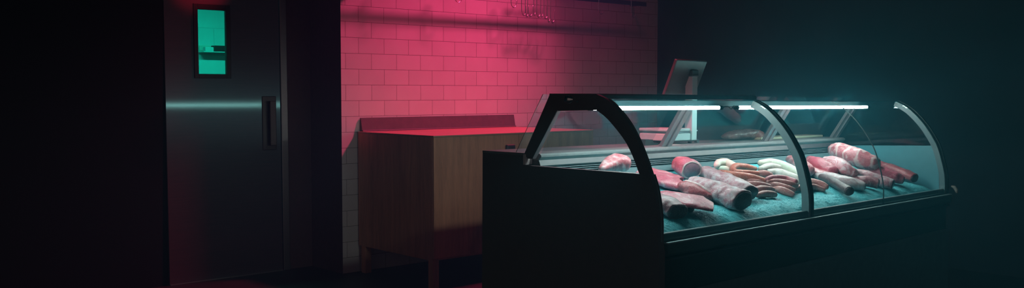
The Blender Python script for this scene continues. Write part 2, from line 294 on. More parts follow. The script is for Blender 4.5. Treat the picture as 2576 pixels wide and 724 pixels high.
# meat pieces: spine points and radii in the frame of the case
MEATS = [
  {'n': 'pork_shoulder', 'P': [[0.2417, 0.4321, 0.8749], [0.2975, 0.4379, 0.8883], [0.3487, 0.4371, 0.8936], [0.3572, 0.421, 0.888]], 'R': [0.0117, 0.0253, 0.0315, 0.03], 'k': 1, 'w': 1.3, 'e': 'rr', 'm': 'fatty', 'l': 'rounded pork shoulder with white fat, alone behind the glass of the black end panel', 'c': 'meat', 'g': None, 'x': None},
  {'n': 'pork_belly_slab', 'P': [[0.5909, 0.4836, 0.8364], [0.5986, 0.4212, 0.8208], [0.604, 0.3585, 0.8026], [0.6353, 0.3277, 0.7873]], 'R': [0.0349, 0.0361, 0.0326, 0.0187], 'k': 0.6, 'w': 2.3, 'e': 'rr', 'm': 'pink', 'l': 'broad flat pink meat slab emerging behind the black end frame, under the upright roast', 'c': 'meat', 'g': None, 'x': None},
  {'n': 'rolled_roast', 'P': [[0.8326, 0.4865, 0.8588], [0.8083, 0.4459, 0.8522], [0.7981, 0.4193, 0.8443]], 'R': [0.0364, 0.0409, 0.0399], 'k': 1, 'w': 1.3, 'e': 'rf', 'm': 'pink', 'l': 'upright rolled roast showing a round greyish cut face with pale fat rim', 'c': 'meat', 'g': None, 'x': 'cut'},
  {'n': 'meat_loin', 'P': [[0.9165, 0.4264, 0.8265], [0.8754, 0.3151, 0.8026], [0.8518, 0.2261, 0.781], [0.8398, 0.1736, 0.765]], 'R': [0.0266, 0.0324, 0.0341, 0.0314], 'k': 1, 'w': 1.45, 'e': 'rf', 'm': 'frost', 'l': 'frosted loin lying between the biggest front loin and the red sausages', 'c': 'meat', 'g': None, 'x': 'dark'},
  {'n': 'meat_loin', 'P': [[0.7, 0.3274, 0.8022], [0.6657, 0.2349, 0.7857], [0.6629, 0.1619, 0.7683], [0.6546, 0.096, 0.7513]], 'R': [0.0283, 0.0369, 0.0386, 0.0388], 'k': 1, 'w': 1.45, 'e': 'rf', 'm': 'frost', 'l': 'biggest frosted loin at the front, its large round dark end facing the glass', 'c': 'meat', 'g': None, 'x': 'dark'},
  {'n': 'loin_half', 'P': [[0.5915, 0.3087, 0.7944], [0.5935, 0.2589, 0.7824], [0.6065, 0.21, 0.7624]], 'R': [0.0276, 0.0289, 0.0197], 'k': 0.9, 'w': 1.5, 'e': 'rr', 'm': 'deepred', 'l': 'dark red loin half with a white fat edge, tucked left of the biggest front loin', 'c': 'meat', 'g': None, 'x': 'fatstrip'},
  {'n': 'meat_steak', 'P': [[0.3878, 0.2553, 0.79], [0.3945, 0.1844, 0.7759], [0.4149, 0.1295, 0.7629], [0.4454, 0.0871, 0.7483]], 'R': [0.0175, 0.0317, 0.0358, 0.0243], 'k': 0.35, 'w': 2.4, 'e': 'rf', 'm': 'pink', 'l': 'thin flat triangular pink steak lying at the front on the ice', 'c': 'meat', 'g': None, 'x': None},
  {'n': 'meat_strip', 'P': [[0.4287, 0.2919, 0.7787], [0.3941, 0.2099, 0.7594], [0.3855, 0.1398, 0.7398]], 'R': [0.0134, 0.016, 0.0143], 'k': 0.9, 'w': 1.2, 'e': 'rf', 'm': 'deepred', 'l': 'narrow dark red strip wedged between the flat steak and the dark end cut', 'c': 'meat', 'g': None, 'x': 'dark'},
  {'n': 'shank_cut', 'P': [[0.2907, 0.2319, 0.7751], [0.2742, 0.1763, 0.7637], [0.2531, 0.1053, 0.7447]], 'R': [0.0285, 0.0323, 0.0317], 'k': 0.9, 'w': 1.5, 'e': 'rf', 'm': 'dullred', 'l': 'thick dark-ended cut nearest the black end frame, closest to the front glass', 'c': 'meat', 'g': None, 'x': 'dark'},
  {'n': 'white_sausage', 'P': [[1.0487, 0.4598, 0.8488], [1.1037, 0.4853, 0.8571], [1.151, 0.4791, 0.8572], [1.1412, 0.4247, 0.8413]], 'R': [0.0137, 0.0156, 0.0175, 0.0156], 'k': 1.0, 'w': 1.0, 'e': 'rr', 'm': 'white', 'l': 'upper greenish white sausage behind the bent red sausage', 'c': 'sausage', 'g': 'sausages on the ice', 'x': None},
  {'n': 'white_sausage', 'P': [[1.0841, 0.4842, 0.8303], [1.1235, 0.4733, 0.829], [1.1588, 0.4451, 0.8202]], 'R': [0.0138, 0.0156, 0.0139], 'k': 1.0, 'w': 1.0, 'e': 'rr', 'm': 'white', 'l': 'lower greenish white sausage beneath its twin behind the bent red sausage', 'c': 'sausage', 'g': 'sausages on the ice', 'x': None},
  {'n': 'bent_sausage', 'P': [[1.2336, 0.3817, 0.8307], [1.1916, 0.406, 0.84], [1.1359, 0.4175, 0.8437], [1.0675, 0.3926, 0.8362], [1.0357, 0.3552, 0.8264], [1.1046, 0.3434, 0.8219], [1.1628, 0.3279, 0.8165]], 'R': [0.0105, 0.0139, 0.0147, 0.0136, 0.0134, 0.0119, 0.0102], 'k': 1.0, 'w': 1.0, 'e': 'rr', 'm': 'redsaus', 'l': 'orange red sausage bent back on itself on top of the sausages', 'c': 'sausage', 'g': 'sausages on the ice', 'x': None},
  {'n': 'long_sausage', 'P': [[1.0021, 0.4116, 0.8231], [1.0194, 0.3583, 0.8136], [1.0776, 0.3172, 0.8029], [1.1338, 0.2743, 0.7874]], 'R': [0.0135, 0.0184, 0.0185, 0.0135], 'k': 1.0, 'w': 1.0, 'e': 'rr', 'm': 'redsaus', 'l': 'long thick orange red sausage running below the bent sausage', 'c': 'sausage', 'g': 'sausages on the ice', 'x': None},
  {'n': 'long_sausage', 'P': [[1.0515, 0.349, 0.7973], [1.0793, 0.2989, 0.7872], [1.1464, 0.2757, 0.7798]], 'R': [0.0118, 0.0151, 0.0135], 'k': 1.0, 'w': 1.0, 'e': 'rr', 'm': 'brown', 'l': 'greyish frosted sausage under the right end of the long orange sausage', 'c': 'sausage', 'g': 'sausages on the ice', 'x': None},
  {'n': 'short_sausage', 'P': [[1.1994, 0.3437, 0.8137], [1.2132, 0.3266, 0.8123], [1.2386, 0.3103, 0.805]], 'R': [0.0138, 0.0172, 0.0138], 'k': 1.0, 'w': 1.0, 'e': 'rr', 'm': 'brown', 'l': 'short stubby sausage end at the tip of the bent sausage, before the white sausages', 'c': 'sausage', 'g': 'sausages on the ice', 'x': None},
  {'n': 'brown_sausage', 'P': [[0.9714, 0.2772, 0.7849], [1.0027, 0.2532, 0.783], [1.0431, 0.2307, 0.7772], [1.0712, 0.2192, 0.7713]], 'R': [0.0098, 0.0148, 0.0148, 0.0116], 'k': 1.0, 'w': 1.0, 'e': 'rr', 'm': 'brown', 'l': 'uppermost brown sausage in the trio right of the frosted loin', 'c': 'sausage', 'g': 'sausages on the ice', 'x': None},
  {'n': 'brown_sausage', 'P': [[0.9517, 0.2261, 0.7635], [1.0044, 0.2226, 0.767], [1.0646, 0.2152, 0.7638], [1.0912, 0.2138, 0.7605]], 'R': [0.0097, 0.0147, 0.0132, 0.0099], 'k': 1.0, 'w': 1.0, 'e': 'rr', 'm': 'brown', 'l': 'middle brown sausage in the trio right of the frosted loin', 'c': 'sausage', 'g': 'sausages on the ice', 'x': None},
  {'n': 'brown_sausage', 'P': [[0.9217, 0.1863, 0.7491], [0.9581, 0.1807, 0.7519], [0.9996, 0.1722, 0.7498], [1.03, 0.1697, 0.7463]], 'R': [0.0096, 0.0145, 0.0145, 0.0114], 'k': 1.0, 'w': 1.0, 'e': 'rr', 'm': 'brown', 'l': 'lowest brown sausage in the trio right of the frosted loin, on the ice', 'c': 'sausage', 'g': 'sausages on the ice', 'x': None},
  {'n': 'pink_sausage', 'P': [[1.1259, 0.2606, 0.7988], [1.1722, 0.259, 0.8014], [1.2347, 0.2377, 0.796], [1.2416, 0.1947, 0.7847]], 'R': [0.0101, 0.0135, 0.0136, 0.0135], 'k': 1.0, 'w': 1.0, 'e': 'rr', 'm': 'pinksaus', 'l': 'pink topmost sausage of the fanned four below the white sausages', 'c': 'sausage', 'g': 'sausages on the ice', 'x': None},
  {'n': 'brown_sausage', 'P': [[1.124, 0.2555, 0.7875], [1.1693, 0.2383, 0.786], [1.2101, 0.2051, 0.7774], [1.2426, 0.1875, 0.7699]], 'R': [0.0101, 0.0135, 0.0135, 0.0101], 'k': 1.0, 'w': 1.0, 'e': 'rr', 'm': 'brown', 'l': 'second sausage from top of the fanned four below the white sausages', 'c': 'sausage', 'g': 'sausages on the ice', 'x': None},
  {'n': 'brown_sausage', 'P': [[1.1271, 0.2495, 0.7759], [1.1487, 0.2264, 0.7728], [1.1632, 0.1882, 0.7629], [1.1833, 0.1679, 0.7547]], 'R': [0.0101, 0.0134, 0.0133, 0.01], 'k': 1.0, 'w': 1.0, 'e': 'rr', 'm': 'brown', 'l': 'third sausage from top of the fanned four below the white sausages', 'c': 'sausage', 'g': 'sausages on the ice', 'x': None},
  {'n': 'brown_sausage', 'P': [[1.1323, 0.228, 0.7603], [1.1267, 0.2008, 0.7576], [1.131, 0.1701, 0.7495], [1.1371, 0.1479, 0.7408]], 'R': [0.01, 0.015, 0.0149, 0.0115], 'k': 1.0, 'w': 1.0, 'e': 'rr', 'm': 'brown', 'l': 'bottom sausage of the fanned four, resting on the ice left of the divider', 'c': 'sausage', 'g': 'sausages on the ice', 'x': None},
  {'n': 'white_sausage', 'P': [[1.3613, 0.4314, 0.847], [1.4234, 0.413, 0.8471], [1.4196, 0.3409, 0.8313], [1.3823, 0.2523, 0.8063], [1.3716, 0.2084, 0.7886]], 'R': [0.0144, 0.0199, 0.0232, 0.021, 0.0139], 'k': 1.0, 'w': 1.0, 'e': 'rr', 'm': 'white', 'l': 'longest thick white sausage on top, running toward the glass divider', 'c': 'sausage', 'g': 'sausages on the ice', 'x': None},
  {'n': 'white_sausage', 'P': [[1.2714, 0.3764, 0.8274], [1.36, 0.3864, 0.8333], [1.4021, 0.3566, 0.8241], [1.4186, 0.3302, 0.814]], 'R': [0.014, 0.0178, 0.0161, 0.0125], 'k': 1.0, 'w': 1.0, 'e': 'rr', 'm': 'cream', 'l': 'curved cream sausage just below the longest white sausage', 'c': 'sausage', 'g': 'sausages on the ice', 'x': None},
  {'n': 'white_sausage', 'P': [[1.3203, 0.3651, 0.8116], [1.3492, 0.3403, 0.8098], [1.3414, 0.2777, 0.7964], [1.3451, 0.2223, 0.7788], [1.38, 0.2087, 0.7707]], 'R': [0.0141, 0.0194, 0.0227, 0.019, 0.0139], 'k': 1.0, 'w': 1.0, 'e': 'rr', 'm': 'cream', 'l': 'lumpy lower white sausage lying on the fanned brown sausages', 'c': 'sausage', 'g': 'sausages on the ice', 'x': None},
  {'n': 'brown_sausage', 'P': [[1.4228, 0.2446, 0.7746], [1.4405, 0.2158, 0.7702], [1.4514, 0.1817, 0.7613], [1.4542, 0.1587, 0.7522]], 'R': [0.0123, 0.0158, 0.0158, 0.0122], 'k': 1.0, 'w': 1.0, 'e': 'rr', 'm': 'brown', 'l': 'upper brown sausage crossing behind the glass divider, beside the dark salami', 'c': 'sausage', 'g': 'sausages on the ice', 'x': None},
  {'n': 'brown_sausage', 'P': [[1.2549, 0.1994, 0.753], [1.3063, 0.2011, 0.7566], [1.3916, 0.1901, 0.7538], [1.4242, 0.1563, 0.742]], 'R': [0.0102, 0.0137, 0.0139, 0.0104], 'k': 1.0, 'w': 1.0, 'e': 'rr', 'm': 'brown', 'l': 'lower brown sausage crossing behind the glass divider, on the ice', 'c': 'sausage', 'g': 'sausages on the ice', 'x': None},
  {'n': 'pork_chop', 'P': [[1.7275, 0.474, 0.8443], [1.6602, 0.4022, 0.8318], [1.6015, 0.3261, 0.809]], 'R': [0.0268, 0.0356, 0.0312], 'k': 0.8, 'w': 1.1, 'e': 'rr', 'm': 'fatty', 'l': 'pink chop with white fat centre half hidden left of the glass divider', 'c': 'meat', 'g': None, 'x': None},
  {'n': 'pork_loin', 'P': [[1.8166, 0.4193, 0.8395], [1.7371, 0.3371, 0.8281], [1.7076, 0.2621, 0.8038]], 'R': [0.0231, 0.0357, 0.0296], 'k': 0.9, 'w': 1.2, 'e': 'rr', 'm': 'pink', 'l': 'pink pork piece directly right of the divider, behind the oval joint', 'c': 'meat', 'g': None, 'x': None},
  {'n': 'pork_slab', 'P': [[1.6664, 0.3282, 0.8057], [1.6918, 0.2874, 0.7975], [1.7388, 0.2378, 0.7814]], 'R': [0.0186, 0.0241, 0.0167], 'k': 0.5, 'w': 2.2, 'e': 'rr', 'm': 'fatty', 'l': 'flat pink slab with white fat underneath the oval joint, above the salami', 'c': 'meat', 'g': None, 'x': None},
  {'n': 'oval_joint', 'P': [[1.8523, 0.3553, 0.8393], [1.8173, 0.3014, 0.834], [1.7754, 0.2369, 0.8168], [1.7832, 0.1935, 0.7966]], 'R': [0.0249, 0.0359, 0.0353, 0.0241], 'k': 0.9, 'w': 1.2, 'e': 'rr', 'm': 'pinkfat', 'l': 'oval pink joint with a pale frosty top, in front of the rib rack', 'c': 'meat', 'g': None, 'x': None},
  {'n': 'rib_rack', 'P': [[2.0655, 0.4293, 0.8787], [2.0424, 0.3717, 0.8721], [2.0279, 0.2925, 0.8527], [2.0429, 0.2385, 0.8333], [2.0947, 0.2316, 0.8197]], 'R': [0.034, 0.0435, 0.0448, 0.0388, 0.0254], 'k': 1, 'w': 1.3, 'e': 'fr', 'm': 'ribs', 'l': 'rib rack with white fat bands, highest on the meat pile', 'c': 'meat', 'g': None, 'x': None},
  {'n': 'long_fillet', 'P': [[2.3691, 0.376, 0.8104], [2.344, 0.2906, 0.7933], [2.3136, 0.201, 0.7714], [2.2888, 0.1181, 0.7478]], 'R': [0.0187, 0.0245, 0.0261, 0.0237], 'k': 1, 'w': 1.25, 'e': 'rf', 'm': 'deepred', 'l': 'long red fillet reaching farthest along the ice, past the rib rack', 'c': 'meat', 'g': None, 'x': 'dark'},
  {'n': 'meat_cut', 'P': [[2.0622, 0.2766, 0.7933], [2.0772, 0.2229, 0.7878], [2.0928, 0.1601, 0.7713], [2.1332, 0.1144, 0.7526]], 'R': [0.0196, 0.0292, 0.029, 0.0212], 'k': 1, 'w': 1.5, 'e': 'rf', 'm': 'pink', 'l': 'red cut lying between the rib rack and the frosted grey cut', 'c': 'meat', 'g': None, 'x': 'dark'},
  {'n': 'grey_cut', 'P': [[1.861, 0.2577, 0.7832], [1.9193, 0.2199, 0.7768], [1.9421, 0.1518, 0.7589], [1.9605, 0.0847, 0.7396]], 'R': [0.0227, 0.0266, 0.0264, 0.0243], 'k': 1, 'w': 1.35, 'e': 'rf', 'm': 'frost', 'l': 'frosted greyish red cut with dark end, behind the thin glass seam', 'c': 'meat', 'g': None, 'x': 'dark'},
  {'n': 'shank_end', 'P': [[1.7791, 0.1831, 0.7641], [1.8041, 0.1468, 0.7595], [1.839, 0.1073, 0.7508]], 'R': [0.0185, 0.024, 0.0258], 'k': 1, 'w': 1.3, 'e': 'rf', 'm': 'dullred', 'l': 'dark shank end between the pale cut and the frosted grey cut', 'c': 'meat', 'g': None, 'x': 'dark'},
  {'n': 'pale_cut', 'P': [[1.6507, 0.3057, 0.7856], [1.6656, 0.2444, 0.7756], [1.6755, 0.1719, 0.7596], [1.7237, 0.1225, 0.7437]], 'R': [0.0166, 0.0238, 0.0272, 0.0236], 'k': 0.95, 'w': 1.5, 'e': 'rf', 'm': 'frostwhite', 'l': 'pale frosted cut with white fat, just behind the dark salami', 'c': 'meat', 'g': None, 'x': 'dark'},
  {'n': 'dark_salami', 'P': [[1.6007, 0.2545, 0.7803], [1.5757, 0.1993, 0.7689], [1.542, 0.1353, 0.752], [1.4986, 0.0754, 0.7361]], 'R': [0.0182, 0.0215, 0.0212, 0.0208], 'k': 1, 'w': 1.1, 'e': 'rf', 'm': 'salami', 'l': 'dark rough salami lying diagonally on the ice right of the divider', 'c': 'sausage', 'g': None, 'x': 'dark'},
]

# ------------------------------------------------------------------ the room
ZC = 3.7
WX0, WX1, DY = -.033, 3.047, .38      # tile wall from WX0 to WX1 at y = 0, the door wall lies DY behind it
def struct(name, bm, mat, parent=None, mats=None):
    o = link(name, bm, mat, parent, mats=mats)
    if parent is None: o['kind'] = 'structure'
    return o
bm = bmesh.new(); box(bm, -7, WX1, -9.5, 3.0, -.12, 0); struct('floor', bm, 'floor_concrete')
bm = bmesh.new(); box(bm, -7, WX1+.15, -9.5, 3.0, ZC, ZC+.12); struct('ceiling', bm, 'ceiling_paint')
bm = bmesh.new(); fs = box(bm, WX0, WX1, 0, .50, 0, ZC)
bm.faces.ensure_lookup_table()
for f in bm.faces:
    f.normal_update(); f.material_index = 0 if abs(f.calc_center_median().y) < 1e-4 else 1
struct('wall_back', bm, None, mats=['wall_tile', 'door_side_wall'])
bm = bmesh.new(); box(bm, WX1, WX1+.15, -9.5, .50, 0, ZC); struct('wall_right', bm, 'teal_dark_wall')
# door wall, in the same plane left and right of the door
DX0, DX1, DTOP = -1.008, -.262, 2.08
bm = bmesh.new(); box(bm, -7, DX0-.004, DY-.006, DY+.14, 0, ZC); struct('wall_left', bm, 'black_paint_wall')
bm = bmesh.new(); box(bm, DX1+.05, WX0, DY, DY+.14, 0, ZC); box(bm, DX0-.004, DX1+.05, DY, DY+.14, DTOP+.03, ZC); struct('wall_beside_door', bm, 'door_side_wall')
# the sliding steel door with its window
WIN = (-.828, -.597, 1.24, 1.686); PANE = (-.803, -.623, 1.265, 1.653)
door = empty('door_1', ((DX0+DX1)/2, DY, 0)); door['kind'] = 'structure'; door.rotation_euler.x = math.radians(-.5)
def local(o): return Matrix.Translation(-Vector(o.location))
def dpart(name, bm, mat, **k):
    bm.transform(local(door)); return link(name, bm, mat, door, **k)
y0, y1 = DY-.022, DY+.05
bm = bmesh.new()
box(bm, DX0, WIN[0], y0, y1, .006, DTOP); box(bm, WIN[1], DX1, y0, y1, .006, DTOP)
box(bm, WIN[0], WIN[1], y0, y1, .006, WIN[2]); box(bm, WIN[0], WIN[1], y0, y1, WIN[3], DTOP)
bmesh.ops.remove_doubles(bm, verts=bm.verts, dist=1e-5)
dpart('door_leaf', bm, 'door_steel')
bm = bmesh.new()
box(bm, WIN[0]-.002, PANE[0], y0-.008, y0+.012, WIN[2]-.002, WIN[3]+.002, .002); box(bm, PANE[1], WIN[1]+.002, y0-.008, y0+.012, WIN[2]-.002, WIN[3]+.002, .002)
box(bm, PANE[0], PANE[1], y0-.008, y0+.012, WIN[2]-.002, PANE[2], .002); box(bm, PANE[0], PANE[1], y0-.008, y0+.012, PANE[3], WIN[3]+.002, .002)
wf = dpart('window_frame', bm, 'dark_frame')
bm = bmesh.new(); box(bm, PANE[0], PANE[1], y0+.001, y0+.006, PANE[2], PANE[3]); bm.transform(local(door)); link('window_pane', bm, 'door_glass', wf)
# recessed pull handle: a plate and an upright grip
bm = bmesh.new(); box(bm, -.390, -.292, y0-.006, y0, .785, 1.128, .004); pl = dpart('handle_plate', bm, 'handle_plastic')
bm = bmesh.new()
box(bm, -.352, -.311, y0-.040, y0-.026, .815, 1.098, .004)
for hz_ in (.835, 1.078): box(bm, -.342, -.321, y0-.028, y0-.005, hz_-.014, hz_+.014)
bm.transform(local(door)); link('handle_grip', bm, 'grip_grey', pl)
bm = bmesh.new(); box(bm, DX1+.004, DX1+.052, DY-.03, DY+.0, .0, DTOP+.04, .004); box(bm, DX0, DX1+.004, DY-.03, DY-.004, DTOP+.004, DTOP+.04, .004)
dpart('door_frame', bm, 'frame_steel')
bm = bmesh.new(); box(bm, DX0, DX1, DY-.03, DY+.0, 0, .007, .001); dpart('threshold', bm, 'frame_steel')
# cold room seen through the door window
bm = bmesh.new(); box(bm, -2.2, 1.6, 1.70, 1.80, 0, ZC); struct('wall_cold_room', bm, 'cold_room_block')
bm = bmesh.new(); box(bm, -2.3, -2.2, DY+.14, 1.8, 0, ZC); struct('wall_cold_room_side', bm, 'cold_room_block')
bm = bmesh.new(); box(bm, 1.6, 1.7, .5, 1.8, 0, ZC); struct('wall_cold_room_end', bm, 'cold_room_block')
sh = empty('wall_shelf', (-.06, 1.70, 1.448)); tag(sh, 'thin wall shelf behind the green door window', 'shelf')
bm = bmesh.new(); box(bm, -.155, .24, -.10, 0, .002, .009, .001); link('shelf_board', bm, 'scale_white', sh)
bm = bmesh.new(); box(bm, -.150, .22, -.012, 0, .009, .055, .002); link('back_rail', bm, 'pale_cap', sh)
bm = bmesh.new(); box(bm, -.203, -.137, 1.602, 1.65, 1.457, 1.489, .004); tag(link('pale_box', bm, 'scale_white'), 'pale box on the thin shelf behind the green door window', 'box')
bm = bmesh.new(); box(bm, -.134, .04, 1.602, 1.66, 1.457, 1.502, .004); tag(link('dark_box', bm, 'black_plastic'), 'dark box beside the pale box behind the green door window', 'box')
cl = empty('cold_room_lamp', (-.35, .62, 1.98)); tag(cl, 'green tube lamp inside the cold room', 'lamp')
bm = bmesh.new(); box(bm, -.6, .6, -.05, .05, .02, .06, .005); link('housing', bm, 'scale_grey', cl)
for sx in (-.4, .4):
    bm = bmesh.new(); cyl(bm, (sx, 0, .06), (sx, 0, ZC-1.98), .006, 8); link('hanger', bm, 'scale_grey', cl)
L = bpy.data.lights.new('cold_room_light', 'AREA'); L.shape = 'RECTANGLE'; L.size = 1.1; L.size_y = .1; L.energy = GREEN_W; L.color = (.012, .80, .66)
lo = bpy.data.objects.new('cold_room_light', L); COL.objects.link(lo); lo.parent = cl; lo.location = (0, 0, .015)

# ------------------------------------------------------------------ pink spot lamp over the tile wall
pk = empty('spot_lamp', PINK_POS); tag(pk, 'pink spot lamp hung from the ceiling before the tiled wall', 'lamp')
aim = (Vector(PINK_AIM)-Vector(PINK_POS)).normalized()
bm = bmesh.new(); tube(bm, [aim*-.19, aim*-.17, aim*-.10, aim*-.012], [.03, .055, .07, .10], 24); link('housing', bm, 'black_plastic', pk, smooth=True)
bm = bmesh.new(); tube(bm, [aim*-.15, aim*-.15+Vector((0, 0, .06)), (aim.x*-.15, aim.y*-.15, ZC-PINK_POS[2])], .010, 10); link('stem', bm, 'black_plastic', pk)
fl = [(1.2, 2.92), (1.46, 2.86), (1.6, 2.80), (1.8, 2.765), (2.1, 2.765), (2.1, 3.2), (1.2, 3.2)]  # unseen flag, added to dim the top of the tile wall
bm = bmesh.new(); prism(bm, [(x-PINK_POS[0], z-PINK_POS[2]) for x, z in fl], .250, .256, lambda a, u, w: Vector((u, a, w))); link('light_flag', bm, 'black_plastic', pk)
for ax_ in (-.06, .06):
    bm = bmesh.new(); tube(bm, [aim*-.08+Vector((ax_, .03, .03)), (ax_, .252, -.14)], .006, 8); link('light_flag_arm', bm, 'black_plastic', pk)
L = bpy.data.lights.new('pink_light', 'SPOT'); L.energy = PINK_W; L.color = PINK_C; L.spot_size = math.radians(PINK_CONE); L.spot_blend = PINK_BLEND; L.shadow_soft_size = PINK_R
lo = bpy.data.objects.new('pink_light', L); COL.objects.link(lo); lo.parent = pk; lo.location = aim*.10; lo.rotation_euler = aim.to_track_quat('-Z', 'Y').to_euler()
L = bpy.data.lights.new('pink_fill', 'SPOT'); L.energy = FILL_W; L.color = PINK_C; L.spot_size = math.radians(150); L.spot_blend = 1.; L.shadow_soft_size = PINK_R  # wide weak fill, added to lift the right of the tile wall
lo = bpy.data.objects.new('pink_fill', L); COL.objects.link(lo); lo.parent = pk; lo.location = aim*.10; lo.rotation_euler = aim.to_track_quat('-Z', 'Y').to_euler()
dk = empty('door_lamp', (-.76, -.10, 2.25)); tag(dk, 'small red spot lamp over the steel door', 'lamp')
aim = Vector((-.02, .46, -.27)).normalized()
bm = bmesh.new(); tube(bm, [aim*-.10, aim*-.09, aim*-.05, aim*-.006], [.015, .025, .032, .040], 20); link('housing', bm, 'black_plastic', dk, smooth=True)
bm = bmesh.new(); tube(bm, [aim*-.08, (aim.x*-.08, aim.y*-.08, ZC-2.25)], .006, 10); link('stem', bm, 'black_plastic', dk)
L = bpy.data.lights.new('door_light', 'SPOT'); L.energy = DOOR_W; L.color = (1, .03, .10); L.spot_size = math.radians(52); L.spot_blend = .45; L.shadow_soft_size = .02
lo = bpy.data.objects.new('door_light', L); COL.objects.link(lo); lo.parent = dk; lo.location = aim*.05; lo.rotation_euler = aim.to_track_quat('-Z', 'Y').to_euler()
tk = empty('task_lamp', TASK_POS); tag(tk, 'narrow pink spot lamp aimed at the staff worktop of the case', 'lamp')
aim = (Vector(TASK_AIM)-Vector(TASK_POS)).normalized()
bm = bmesh.new(); tube(bm, [aim*-.15, aim*-.13, aim*-.08, aim*-.012], [.02, .035, .045, .055], 24); link('housing', bm, 'black_plastic', tk, smooth=True)
bm = bmesh.new(); tube(bm, [aim*-.12, aim*-.12+Vector((0, 0, .06)), (aim.x*-.12, aim.y*-.12, ZC-TASK_POS[2])], .008, 10); link('stem', bm, 'black_plastic', tk)
L = bpy.data.lights.new('task_light', 'SPOT'); L.energy = TASK_W; L.color = (1, .12, .22); L.spot_size = math.radians(TASK_CONE); L.spot_blend = .8; L.shadow_soft_size = .04
lo = bpy.data.objects.new('task_light', L); COL.objects.link(lo); lo.parent = tk; lo.location = aim*.06; lo.rotation_euler = aim.to_track_quat('-Z', 'Y').to_euler()

# ------------------------------------------------------------------ hook rail and hooks on the tile wall
RY, RZ = -.12, 1.862
rl = empty('hook_rail', (WX0, 0, RZ)); tag(rl, 'dark horizontal hook rail fixed along the top of the tiled wall', 'rail')
bm = bmesh.new(); box(bm, .15, 2.79, RY-.006, RY+.006, -.017, .017, .003); link('bar', bm, 'rail_steel', rl)
for bx in (.165, 2.74):
    bm = bmesh.new(); box(bm, bx-.012, bx+.012, RY+.006, 0, -.012, .012, .002); link('bracket', bm, 'rail_steel', rl)
def hook_bm(drop=.145, w=.033, r=.0031):
    pts = [Vector((w*math.cos(t)*.75-.012, 0, .008+w*.75*math.sin(t))) for t in [PI*(-.15+k*.125) for k in range(10)]]
    zb = -drop+w
    pts += [Vector((-w, 0, zb*.35)), Vector((-w*1.02, 0, zb*.7))]
    pts += [Vector((-w*math.cos(t), 0, zb-w*math.sin(t))) for t in [PI*k/12 for k in range(0, 12)]]
    pts += [Vector((w*1.02, 0, zb+.012)), Vector((w*1.1, 0, zb+.026))]
    rr = [r]*(len(pts)-3)+[r*.9, r*.6, r*.15]
    bm = bmesh.new(); tube(bm, pts, rr, 8)
    bmesh.ops.transform(bm, matrix=Matrix.Translation((0, 0, .012)), verts=bm.verts)
    return bm
hk0 = link('meat_hook', hook_bm(), 'hook_steel', smooth=True)
HOOKS = [(.395, 0, 1.0, 'steel hook farthest left on the rail, alone, cut by the top of the photo'), (.816, .1, .98, 'steel hook second from the left on the rail, above the counter'),
         (1.318, .25, 1.02, 'lone steel hook just left of the cluster of hooks'), (2.225, .15, 1.0, 'dim steel hook right of the cluster, second from the rail end'), (2.600, .2, 1.08, 'dimmest steel hook, nearest the right end of the rail')]
CL = [(1.415, 1.15, 1.40), (1.445, 1.25, 1.46), (1.478, 1.1, 1.43), (1.520, 1.35, 1.36), (1.560, 1.2, 1.44), (1.592, 1.3, 1.42), (1.632, 1.2, 1.50), (1.664, 1.25, 1.66), (1.702, 1.15, 1.70)]
for i, (x, rz, s, lab) in enumerate(HOOKS):
    o = hk0 if i == 0 else hk0.copy()
    if i: COL.objects.link(o)
    o.location = (x, RY, RZ+.028); o.rotation_euler = (0, 0, rz); o.scale = (1, 1, s); tag(o, lab, 'hook', 'hooks on the rail')
for i, (x, rz, s) in enumerate(CL):
    o = hk0.copy(); COL.objects.link(o); o.location = (x, RY, RZ+.028); o.rotation_euler = (0, 0, .40+(rz-1.2)*1.6); o.scale = (1, 1, s)
    tag(o, 'thin steel hook in the tight bunch hanging together on the rail', 'hook', 'bunched hooks on the rail')

# ------------------------------------------------------------------ wooden counter against the tile wall
CX0, CX1, CYF, CYB, CZ = .080, 1.417, -.797, -.012, .903
ct = empty('counter', ((CX0+CX1)/2, (CYF+CYB)/2, 0)); tag(ct, 'wooden butcher counter with splashback against the pink tiled wall', 'counter')
def cpart(name, bm, mat, parent=ct, **k):
    bm.transform(local(ct)); return link(name, bm, mat, parent, **k)
bm = bmesh.new(); box(bm, CX0, CX1, CYF, CYB, .172, CZ-.010, .002); body = cpart('cabinet_body', bm, 'cabinet_wood')
bm = bmesh.new(); box(bm, CX0-.001, CX1+.001, CYF-.0125, CYB, CZ-.010, CZ, .0015); cpart('worktop', bm, 'top_wood')
bm = bmesh.new(); prism(bm, [(-.004, .990), (-.012, .990), (-.030, .903), (-.004, .903)], CX0+.022, CX1, lambda a, u, w: Vector((a, u, w))); cpart('splashback', bm, 'splash_panel')
bm = bmesh.new(); tube(bm, [(CX0+.022, -.033, .906), (CX1, -.033, .906)], .006, 8); cpart('splash_bead', bm, 'splash_panel')
for lx in (CX0+.024, CX1-.024):
    for ly in (CYF+.024, CYB-.05):
        bm = bmesh.new(); box(bm, lx-.023, lx+.023, ly-.023, ly+.023, 0, .173, .003); cpart('leg', bm, 'cabinet_wood')
# plank joints of the front and a recessed black pull on the right hand door
bm = bmesh.new()
box(bm, CX0+.001, .744, CYF-.012, CYF-.0005, .185, CZ-.0105, .001); dl = cpart('cabinet_door', bm, 'cabinet_wood')
bm = bmesh.new(); box(bm, .7465, CX1-.001, CYF-.012, CYF-.0005, .185, CZ-.0105, .001); dr = cpart('cabinet_door', bm, 'cabinet_wood')
bm = bmesh.new(); box(bm, .630, .700, CYF-.034, CYF-.012, .795, .832, .008); cpart('door_pull', bm, 'handle_plastic', dl)

